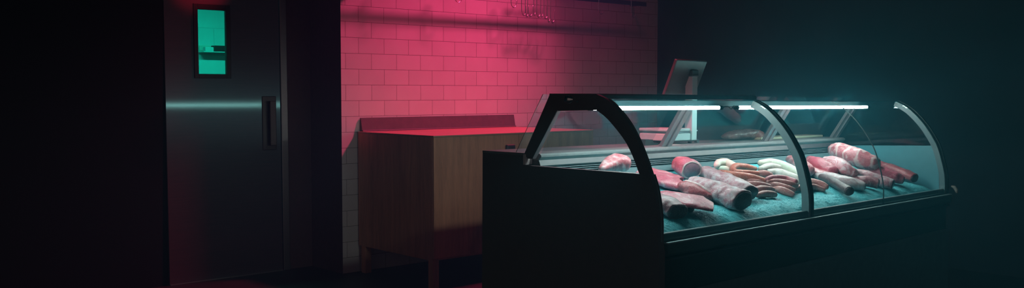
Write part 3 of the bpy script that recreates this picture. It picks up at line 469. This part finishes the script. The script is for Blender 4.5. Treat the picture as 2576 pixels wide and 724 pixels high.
# ------------------------------------------------------------------ refrigerated display case
E1 = Vector((0.9981326, 0.0604266, -0.0089390)); E3 = Vector((0.0089227, 0.0005402, 0.99996)); E2 = Vector((0.060429, -0.9981725, 0.0))
ORG = Vector((-0.8887813, -3.2774166, 0.6698983)) - E3*.67
CASE = Matrix(((E1.x, -E2.x, E3.x, ORG.x), (E1.y, -E2.y, E3.y, ORG.y), (E1.z, -E2.z, E3.z, ORG.z), (0, 0, 0, 1)))
CL_ = 2.428                            # length of the case
H0 = .67                               # height of the glass foot above the floor
case = empty('display_case', matrix=CASE); tag(case, 'long refrigerated butcher display case with curved glass front and black end panel', 'display case')
def K(a, b, h): return Vector((a, -b, h+H0))
def kpart(name, bm, mat, parent=case, **k): return link(name, bm, mat, parent, **k)
def kbox(bm, a0, a1, b0, b1, h0, h1, bev=0.): return box(bm, a0, a1, -max(b0, b1), -min(b0, b1), min(h0, h1)+H0, max(h0, h1)+H0, bev)
def kp(name, poly, a0, a1, mat, parent=case, **k):
    bm = bmesh.new(); prism(bm, poly, a0, a1, K); return kpart(name, bm, mat, parent, **k)
OUT = [(-.263, .478), (-.222, .463), (-.185, .438), (-.126, .381), (-.076, .305), (-.035, .217), (-.014, .155), (-.002, .079), (0, 0)]
INN = [(-.262, .424), (-.228, .405), (-.193, .378), (-.142, .328), (-.108, .279), (-.078, .219)]
GL = [(-.263, .459), (-.225, .441), (-.189, .417), (-.145, .376), (-.108, .333), (-.073, .281), (-.044, .224), (-.014, .119), (-.006, .055), (-.006, 0)]
cur = lambda L, n=5: [(p.x, p.y) for p in catmull([(x, y, 0) for x, y in L], n)]
def strip(L, t):
    """outline of a band of thickness t on the inner side of a curve"""
    c = cur(L); inner = []
    for i, p in enumerate(c):
        d = Vector(c[min(i+1, len(c)-1)])-Vector(c[max(i-1, 0)]); d.normalize(); inner.append((p[0]+d.y*t, p[1]-d.x*t))
    return c+inner[::-1]
def flo(a): return -.0+.00894*a        # floor height in the tilted frame of the case
# left end panel: lower slab and the frame round the glazed opening
EP = .032
low = [(-.819, -H0+.10), (-.819, .262), (-.600, .262), (-.600, .219), (-.078, .219), (-.0405, .2185), (-.030, .205), (-.014, .155), (-.002, .079), (0, 0), (.004, -.03), (.004, -H0+.10)]
low = [(-.819, -H0+.10), (-.819, .255), (-.605, .255), (-.600, .219)]+[(-.036, .219)]+[q for q in cur(OUT) if q[1] < .215]+[(.006, -.03), (.006, -H0+.10)]
ep = kp('end_panel', low, 0, EP, 'case_black'); ep['label'] = 'black end panel with the glazed opening'
fr = [(-.600, .2605), (-.476, .477), (-.37, .4795)]+[q for q in cur(OUT) if q[1] > .2195]+[(-.036, .2195), (-.078, .2195)]+cur(INN)[::-1]+[(-.438, .419), (-.557, .2445), (-.582, .2445)]
kp('end_frame', fr, 0, .015, 'case_black', ep)
bm = bmesh.new(); kbox(bm, -.004, EP+.004, -.603, -.590, .2205, .2600, .003); kpart('corner_bracket', bm, 'scale_white', ep)
bm = bmesh.new(); bmesh.ops.create_uvsphere(bm, u_segments=28, v_segments=14, radius=1.)
bmesh.ops.scale(bm, vec=(.010, .022, .0155), verts=bm.verts); bmesh.ops.translate(bm, vec=K(.0, -.388, .459), verts=bm.verts); kpart('lock_badge', bm, 'chrome', ep, smooth=True)
bm = bmesh.new(); cyl(bm, K(-.002, -.345, .452), K(.001, -.345, .452), .003, 10); kpart('screw', bm, 'chrome', ep)
bm = bmesh.new(); kbox(bm, .012, .018, -.585, -.07, .2195, .43)
bm.free()
kp('end_glass', [(-.545, .221), (-.435, .417), (-.263, .422)]+cur(INN)+[(-.080, .221)], .005, .010, 'case_glass', ep)
kp('steel_trim', [(-.441, .4175), (-.437, .4215), (-.555, .2475), (-.560, .2445)], -.002, .017, 'back_grey', ep)
# thin bright edge trim along the inside of the front frame
kp('edge_trim', strip([(x+.002, y+.002) for x, y in OUT[1:]], .003), .015, .020, 'case_steel', ep)
# right end panel: white enamel below, glass above, curved steel frame
a0, a1 = CL_-.026, CL_
wp = [(-.60, .0), (-.604, .219), (-.075, .238)]+[(q[0]-.004, q[1]) for q in cur(GL) if q[1] < .226]+[(-.012, 0)]
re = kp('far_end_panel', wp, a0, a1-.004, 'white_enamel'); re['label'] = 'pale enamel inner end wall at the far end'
kp('far_end_frame', strip(GL, .026), a0-.006, a1+.002, 'rib_paint', re)
kp('far_frame_edge', strip([(x+.0075, y+.004) for x, y in GL], .007), a1-.012, a1+.003, 'rubber_black', re)
kp('far_end_glass', [(-.60, .225), (-.475, .440)]+[(q[0]-.03, q[1]-.012) for q in cur(GL) if q[1] > .26]+[(-.085, .242)], a0+.006, a0+.011, 'case_glass', re)
bm = bmesh.new(); tube(bm, [K(a1+.006, .012, .038), K(a1+.016, .022, .034), K(a1+.022, .030, .020), K(a1+.022, .034, .004)], [.004, .0085, .0085, .004], 12); kpart('corner_bumper', bm, 'pale_cap', re, smooth=True)
# body below the glass
bm = bmesh.new(); kbox(bm, EP, CL_, -.812, -.008, -H0+.10, -.055); kbox(bm, EP, CL_, -.812, -.60, -.055, .19); kpart('cabinet_base', bm, 'case_dark_grey')
bm = bmesh.new(); A = [K(.05, -.05, 0), K(CL_-.05, -.05, 0), K(CL_-.05, -.78, 0), K(.05, -.78, 0)]
lowv = [bm.verts.new((v.x, v.y, flo(v.x)+.001)) for v in A]; hiv = [bm.verts.new((v.x, v.y, .10)) for v in A]
for i in range(4): bm.faces.new((lowv[i], lowv[(i+1) % 4], hiv[(i+1) % 4], hiv[i]))
bm.faces.new(lowv); bm.faces.new(hiv); kpart('plinth', bm, 'case_black')
kp('front_lower_panel', [(-.007, -.172), (.004, -.172), (.010, -.185), (.010, -H0+.115), (-.007, -H0+.115)], EP, CL_, 'case_lower_grey')
kp('front_bumper', [(-.007, -.004), (.014, -.004), (.016, -.012), (.016, -.038), (.011, -.046), (-.007, -.046)], EP+.001, CL_+.002, 'bumper_grey')
kp('bumper_trim', [(-.007, -.053), (.010, -.053), (.010, -.060), (-.007, -.060)], EP+.001, CL_, 'frame_steel')
kp('glass_channel', [(-.042, -.05), (-.007, -.05), (-.007, -.004), (-.0005, -.004), (-.0005, .0), (-.011, .0), (-.011, .024), (-.013, .026), (-.042, .022)], EP, CL_, 'channel_teal')
kp('sill_line', [(-.0005, -.004), (.019, -.004), (.019, -.001), (.018, .0005), (-.0005, .0005)], EP, CL_, 'sill_metal')
# staff ledge (worktop), its bright lip, the vent grille and the inner back panel
kp('staff_worktop', [(-.819, .238), (-.819, .264), (-.590, .264), (-.552, .262), (-.545, .256), (-.545, .250), (-.556, .238)], EP, CL_-.004, 'case_steel')
kp('worktop_edge', [(-.819, .2555), (-.819, .264), (-.602, .264), (-.602, .2555)], -.001, EP, 'case_steel')
kp('back_panel', [(-.60, .19), (-.60, .238), (-.556, .238), (-.548, .219), (-.552, .214), (-.575, .214), (-.575, .19)], EP, CL_-.026, 'back_grey')
kp('inner_back', [(-.60, .0), (-.60, .19), (-.575, .19), (-.545, .186), (-.540, .166), (-.560, .16), (-.560, .0)], EP, CL_-.026, 'rib_paint')
gr = kp('vent_grille', [(-.5745, .1895), (-.5745, .2135), (-.566, .2135), (-.566, .1895)], EP, CL_-.03, 'grille_dark')
for k in range(3):
    h = .1925+.0072*k; kp('grille_slat', [(-.566, h), (-.552, h+.001), (-.552, h+.0038), (-.566, h+.003)], EP, CL_-.03, 'grille_slat', gr)
bm = bmesh.new(); kbox(bm, EP, CL_-.026, -.56, -.042, -.03, -.012); kpart('tray', bm, 'white_enamel')
# canopy: dark top board, light housing, tubes
kp('canopy', [(-.47, .462), (-.47, .480), (-.27, .480), (-.262, .474), (-.262, .462)], EP, 1.03, 'canopy_dark')
kp('canopy_glass', [(-.47, .456), (-.47, .4605), (-.262, .4605), (-.262, .456)], EP, CL_, 'case_glass_edge')
ho = kp('light_housing', [(-.410, .434), (-.410, .456), (-.393, .456), (-.393, .434)], .07, CL_-.10, 'light_housing')
for ta0, ta1 in ((.085, .885), (1.032, 2.250)):
    bm = bmesh.new(); tube(bm, [K(ta0, -.350, .429), K(ta1, -.350, .429)], .0072, 14); t = kpart('tube_light', bm, 'tube_glow', ho, smooth=True); t['label'] = 'glowing white tube'
    for e in (ta0-.012, ta1+.012):
        bm = bmesh.new(); cyl(bm, K(e-.012, -.35, .429), K(e+.012, -.35, .429), .0085, 14); kpart('tube_cap', bm, 'light_housing', ho)
bm = bmesh.new(); tube(bm, [tuple(p) for p in catmull([K(.905, -.35, .429), K(.93, -.335, .434), K(.955, -.335, .424), K(.985, -.34, .436), K(1.015, -.35, .429)], 5)], .0028, 8); kpart('lamp_cable', bm, 'rubber_black', ho)
# rear sliding glass frames: three slanting posts, rear panes
for pa in (.805, 1.635, 2.335):
    bm = bmesh.new()
    for q0, q1, t0, t1 in ((0, .030, 0, .016), (.034, .062, -.006, .010)):
        pl_ = [(-.593+.0, .262), (-.470, .452), (-.470+.017, .452), (-.593+.018, .262)]
        prism(bm, [(u-t0, w) for u, w in pl_], pa+q0, pa+q1, K)
    kpart('rear_post', bm, 'strut_steel')
for ga0, ga1 in ((-.008, .80), (.87, 1.63), (1.70, 2.33)):
    kp('rear_glass', [(-.634, .2655), (-.503, .477), (-.499, .477), (-.630, .2655)], ga0, ga1, 'case_glass')
bm = bmesh.new(); cyl(bm, K(-.009, -.632, .2665), K(-.009, -.501, .477), .0011, 10); kpart('edge_highlight', bm, 'scale_white', smooth=True)  # white rod as painted highlight on the end of the rear pane
kp('rear_top_rail', [(-.507, .470), (-.507, .480), (-.470, .480), (-.470, .462)], EP, 1.03, 'canopy_dark')
# curved front glass in three panes, the divider and the thin joint
for ga0, ga1 in ((EP+.002, 1.003), (1.040, 1.694), (1.698, CL_-.034)):
    g = kp('front_glass', strip(GL, .005), ga0, ga1, 'case_glass', smooth=False)
rb = kp('glass_divider', strip(GL, .030), 1.006, 1.030, 'rib_paint')
kp('divider_seal', strip([(x+.004, y+.003) for x, y in GL], .016), 1.022, 1.040, 'rubber_black', rb)
kp('glass_joint', strip(GL, .005), 1.6950, 1.6972, 'glass_seal')

# ------------------------------------------------------------------ crushed ice
BS = .26
def bedh(b): return .03+BS*(-b-.03)
def ice_h(a, b):
    n = noise.noise(Vector((a*7, b*7, 3)))*.009+noise.noise(Vector((a*23, b*23, 8)))*.0035+noise.noise(Vector((a*70, b*70, 1)))*.0034
    e = 1-.5*max(0, min(1, (a-2.26)/.13))**2
    f = max(0, min(1, (b+.095)/.05))
    return (bedh(b)-.004+n)*e-.016*f*f
bm = bmesh.new(); NA, NB = 300, 64; A0, A1, B0, B1 = EP+.003, CL_-.04, -.555, -.044
g = [[bm.verts.new(K(A0+(A1-A0)*i/NA, B0+(B1-B0)*j/NB, ice_h(A0+(A1-A0)*i/NA, B0+(B1-B0)*j/NB))) for j in range(NB+1)] for i in range(NA+1)]
for i in range(NA):
    for j in range(NB): bm.faces.new((g[i][j], g[i+1][j], g[i+1][j+1], g[i][j+1]))
# flat underside so that the heap is a solid
bot = [[bm.verts.new(K(v.co.x, -v.co.y, -.0115)) for v in (row[0], row[-1])] for row in g]
for i in range(NA):
    bm.faces.new((g[i][0], bot[i][0], bot[i+1][0], g[i+1][0])); bm.faces.new((g[i][-1], g[i+1][-1], bot[i+1][1], bot[i][1])); bm.faces.new((bot[i][0], bot[i][1], bot[i+1][1], bot[i+1][0]))
bm.faces.new([v for v in g[0]]+[bot[0][1], bot[0][0]]); bm.faces.new([v for v in g[-1]]+[bot[-1][1], bot[-1][0]])
for _ in range(17000):
    a = random.uniform(A0+.01, A1-.015); b = random.triangular(B0+.02, B1-.008, -.10)
    s = random.uniform(.0010, .0027); c = K(a, b, ice_h(a, b)+s*random.uniform(-.75, .0))
    R = Matrix.Rotation(random.uniform(0, 6.3), 3, Vector((random.gauss(0, 1), random.gauss(0, 1), random.gauss(0, 1))).normalized())
    q = [bm.verts.new(c+R @ Vector(d)*s) for d in ((1, 0, 0), (-.8, .1, 0), (0, .9, .1), (.1, -.9, 0), (0, 0, .7), (0, .1, -.7))]
    for x, y in ((0, 2), (2, 1), (1, 3), (3, 0)):
        bm.faces.new((q[x], q[y], q[4])); bm.faces.new((q[y], q[x], q[5]))
ice = link('crushed_ice', bm, 'crushed_ice'); ice.matrix_world = CASE
tag(ice, 'bed of crushed ice under the meat in the display case', 'ice', kind='stuff')

# ------------------------------------------------------------------ meat and sausages
UPB = Vector((0, -BS, 1)).normalized()      # normal of the ice slope in case coordinates (y is -b)
UPB = Vector((0, -BS, 1)).normalized()
def organic(P, R, k, ends, seed, lump=.10, seg=32, n=7, wide=1., sq=1.):
    """closed lumpy body along a bent spine; returns bmesh and the ring at each flat end"""
    P = [Vector(p) for p in P]
    d0, d1 = (P[1]-P[0]).normalized(), (P[-1]-P[-2]).normalized()
    C = catmull(P, n); Rr = [v.x for v in catmull([(r, 0, 0) for r in R], n)]
    secs = [(c, r) for c, r in zip(C, Rr)]
    def cap(c, r, d, flat):
        if flat: return [(c+d*(.10*r), r*.96), (c+d*(.13*r), r*.90)]
        return [(c+d*r*math.sin(t)*.85, r*max(.05, math.cos(t))) for t in (.35, .7, 1.05, 1.3, 1.5)]
    secs = cap(secs[0][0], secs[0][1], -d0, ends[0] == 'f')[::-1]+secs+cap(secs[-1][0], secs[-1][1], d1, ends[1] == 'f')
    bm = bmesh.new(); rings = []; off = Vector((seed*3.1, seed*1.7, seed*.9))
    for i, (c, r) in enumerate(secs):
        t = (secs[min(i+1, len(secs)-1)][0]-secs[max(i-1, 0)][0]).normalized()
        s = t.cross(UPB).normalized(); u = s.cross(t).normalized(); ring = []
        for j in range(seg):
            th = 2*PI*j/seg; cx, sx = math.cos(th), math.sin(th); q = s*math.copysign(abs(cx)**sq, cx)*wide+u*math.copysign(abs(sx)**sq, sx)*k
            w = c+q*r
            f = 1+lump*(noise.noise(w*14+off)*.9+noise.noise(w*32+off)*.8+noise.noise(w*75+off)*.4)
            if math.sin(th) < -.55 and lump > .05: f *= .97
            ring.append(bm.verts.new(c+q*r*f))
        rings.append(ring)
    for a, b in zip(rings, rings[1:]):
        for j in range(seg): bm.faces.new((a[j], a[(j+1) % seg], b[(j+1) % seg], b[j]))
    bm.faces.new(rings[0]); bm.faces.new(rings[-1])
    d = {'end': [v.co.copy() for v in rings[-1]], 'dir': d1, 'secs': secs}
    return bm, d
def disc(ring, d, scale0, scale1, push):
    """thin dome or rim laid on a cut end"""
    c = sum(ring, Vector())/len(ring); bm = bmesh.new()
    prof = [(scale0, -.003), (scale0, push*.6), (scale0*.97, push), (scale1, push*1.05)]
    rs = [[bm.verts.new(c+(v-c)*s+d*p) for v in ring] for s, p in prof]
    n = len(ring)
    for a, b in zip(rs, rs[1:]):
        for j in range(n): bm.faces.new((a[j], a[(j+1) % n], b[(j+1) % n], b[j]))
    if scale1 < .15: bm.faces.new(rs[-1])
    else:
        back = [bm.verts.new(c+(v-c)*scale1-d*.003) for v in ring]
        for j in range(n): bm.faces.new((rs[-1][j], rs[-1][(j+1) % n], back[(j+1) % n], back[j])); bm.faces.new((back[j], back[(j+1) % n], rs[0][(j+1) % n], rs[0][j]))
        return bm
    bm.faces.new(rs[0]); return bm
for i, m_ in enumerate(MEATS):
    saus = m_['c'] == 'sausage' and m_['m'] != 'salami'
    base = Vector(m_['P'][len(m_['P'])//2])-Vector((0, 0, m_['R'][len(m_['P'])//2]*m_['k']))
    Pl = [Vector(p)-base for p in m_['P']]
    bm, d = organic(Pl, m_['R'], m_['k'], m_['e'], i+1, (.05 if saus else .11 if m_['n'] in ('oval_joint', 'dark_salami', 'rolled_roast', 'pork_shoulder') else .19), n=8, wide=m_['w'], sq=1. if saus or m_['n'] == 'dark_salami' else .84)
    o = link(m_['n'], bm, m_['m'], smooth=True); o.matrix_world = CASE @ Matrix.Translation(base)
    tag(o, m_['l'], m_['c'], m_.get('g') or 'meat pieces on the ice')
    x = m_.get('x')
    if x == 'dark':
        link('cut_face', disc(d['end'], d['dir'], .97, .08, .0035), 'shaded_face', o, smooth=True)['label'] = 'cut end face with painted shade'
    elif x == 'cut':
        link('cut_face', disc(d['end'], d['dir'], .88, .08, .0035), 'cutface', o, smooth=True)['label'] = 'smooth greyish purple cut face'
        link('fat_rim', disc(d['end'], d['dir'], 1.04, .87, .003), 'fatrim', o, smooth=True)['label'] = 'pale fat rim'
    elif x == 'fatstrip':
        up = UPB
        pts = [c+up*(r*m_['k']*.93)+Vector((.006, 0, 0)) for c, r in d['secs'][4:-4]]
        b2 = bmesh.new(); tube(b2, pts, [.004]+[.0062]*(len(pts)-2)+[.003], 8); link('fat_strip', b2, 'fatrim', o, smooth=True)['label'] = 'white fat edge'

# ------------------------------------------------------------------ things on the staff worktop of the case
def placed(name, a, b, h, label, cat, rot=0.):
    o = empty(name, matrix=CASE @ Matrix.Translation(K(a, b, h)) @ Matrix.Rotation(rot, 4, 'Z')); tag(o, label, cat); return o
WT = .2642
sc_ = placed('counter_scale', 1.07, -.735, WT, 'white weighing scale with tall column on the staff worktop behind the glass', 'scale')
def sp(name, bm, mat, parent=sc_, **k): return link(name, bm, mat, parent, **k)
bm = bmesh.new(); box(bm, -.095, .112, -.070, .075, .008, .014, .002)
for fx in (-.08, .097):
    for fy in (-.055, .06): cyl(bm, (fx, fy, 0), (fx, fy, .009), .010, 12)
sp('base', bm, 'black_plastic')
bm = bmesh.new(); box(bm, -.100, .112, -.078, .082, .014, .046, .004); sp('housing', bm, 'scale_white')
bm = bmesh.new(); box(bm, -.090, .100, -.070, .074, .046, .056, .002); sp('platter_support', bm, 'scale_grey')
bm = bmesh.new(); box(bm, -.102, .062, -.080, .084, .056, .069, .004); sp('platter', bm, 'scale_white')
bm = bmesh.new(); cyl(bm, (.128, -.078, .010), (.128, -.062, .010), .0095, 16); sp('level_knob', bm, 'chrome')
bm = bmesh.new(); box(bm, .066, .106, -.086, -.046, .014, .312, .003); box(bm, .064, .108, -.088, -.044, .055, .060); sp('column', bm, 'scale_white')
bm = bmesh.new(); box(bm, .060, .110, -.090, -.040, .300, .330, .005); sp('column_cap', bm, 'head_grey')
hd = bmesh.new(); box(hd, -.118, .118, -.008, .008, -.002, .175, .004)
hd.transform(Matrix.Translation((.050, -.02, .213)) @ Matrix.Rotation(math.radians(23), 4, 'X')); sp('display_head', hd, 'head_grey')
bm = bmesh.new(); box(bm, .066, .104, -.075, -.060, .325, .352, .002); bm.transform(Matrix.Identity(4)); sp('head_bracket', bm, 'black_plastic')
dv = placed('label_holder', .845, -.70, WT, 'low black stepped device on the staff worktop left of the scale', 'device')
bm = bmesh.new(); prism(bm, [(-.035, 0), (-.030, .024), (.020, .024), (.028, .010), (.058, .007), (.062, 0)], -.035, .035, lambda a, u, w: Vector((u, a, w))); link('shell', bm, 'black_plastic', dv)
bm = bmesh.new(); box(bm, -.012, .014, -.020, .020, .0235, .0255, .001); link('top_plate', bm, 'scale_grey', dv)
bm = bmesh.new(); box(bm, -.035, .035, -.018, .018, 0, .0012)
o = link('paper_slip', bm, 'paper'); o.matrix_world = CASE @ Matrix.Translation(K(.955, -.625, WT)); tag(o, 'pale paper slip lying on the staff worktop by the scale base', 'paper')
# meat lying behind the glass and the wooden board at the far end
P = [(-.15, 0, .020), (-.10, .004, .024), (.0, 0, .029), (.08, -.004, .029), (.15, 0, .026)]; R_ = [.014, .022, .029, .030, .026]
bm = bmesh.new(); rings = []
BS_keep = UPB; UPB = Vector((0, 0, 1))
bm.free(); bm, _ = organic(P, R_, .80, 'rr', 77, .20, n=6, wide=1.7, sq=.72); UPB = BS_keep
zmin = min(v.co.z for v in bm.verts); bmesh.ops.translate(bm, vec=(0, 0, -zmin), verts=bm.verts)
o = link('wrapped_joint', bm, 'ledgemeat', smooth=True); o.matrix_world = CASE @ Matrix.Translation(K(1.665, -.72, WT)) @ Matrix.Rotation(.05, 4, 'Z'); tag(o, 'reddish brown meat joint lying on the staff worktop right of the scale', 'meat')
bm = bmesh.new(); box(bm, -.32, .32, -.05, .05, 0, .011, .003)
o = link('cutting_board', bm, 'board_wood'); o.matrix_world = CASE @ Matrix.Translation(K(2.06, -.70, WT)); tag(o, 'long pale wooden cutting board on the staff worktop at the far end', 'cutting board')

# ------------------------------------------------------------------ thin haze hanging in the dark shop
m = bpy.data.materials.new('thin_haze'); m.use_nodes = True; nt = m.node_tree; nt.nodes.clear()
out = N(nt, 'ShaderNodeOutputMaterial'); vs = N(nt, 'ShaderNodeVolumeScatter'); vs.inputs['Color'].default_value = (*HAZE_C, 1); vs.inputs['Density'].default_value = HAZE_D; vs.inputs['Anisotropy'].default_value = .35
nt.links.new(vs.outputs[0], out.inputs['Volume']); MATS['thin_haze'] = m
bm = bmesh.new(); box(bm, -6.9, WX1+.10, -9.3, DY+.06, -.06, ZC+.06); hz = link('haze', bm, 'thin_haze'); tag(hz, 'thin haze hanging in the air of the dark shop', 'haze', kind='stuff')

# ------------------------------------------------------------------ camera, world, output
cam = bpy.data.cameras.new('camera'); co = bpy.data.objects.new('camera', cam); COL.objects.link(co)
cam.sensor_width = 36; cam.lens = FPX/2576*36; cam.clip_start = .05; cam.clip_end = 60
co.location = (-3.2883832, -5.2617946, 1.1549964); co.rotation_euler = (PI/2-.0537373, 0, -.7288406)
SC.camera = co
w = bpy.data.worlds.new('world'); SC.world = w; w.use_nodes = True
w.node_tree.nodes['Background'].inputs['Color'].default_value = (*WORLD_C, 1); w.node_tree.nodes['Background'].inputs['Strength'].default_value = WORLD_S
SC.view_settings.view_transform = 'Standard'; SC.view_settings.look = 'None'; SC.view_settings.exposure = 0; SC.view_settings.gamma = 1; SC.view_settings.use_curve_mapping = False
cy = SC.cycles; cy.use_denoising = True; cy.max_bounces = 10; cy.transparent_max_bounces = 24; cy.caustics_reflective = False; cy.caustics_refractive = False; cy.sample_clamp_indirect = 4
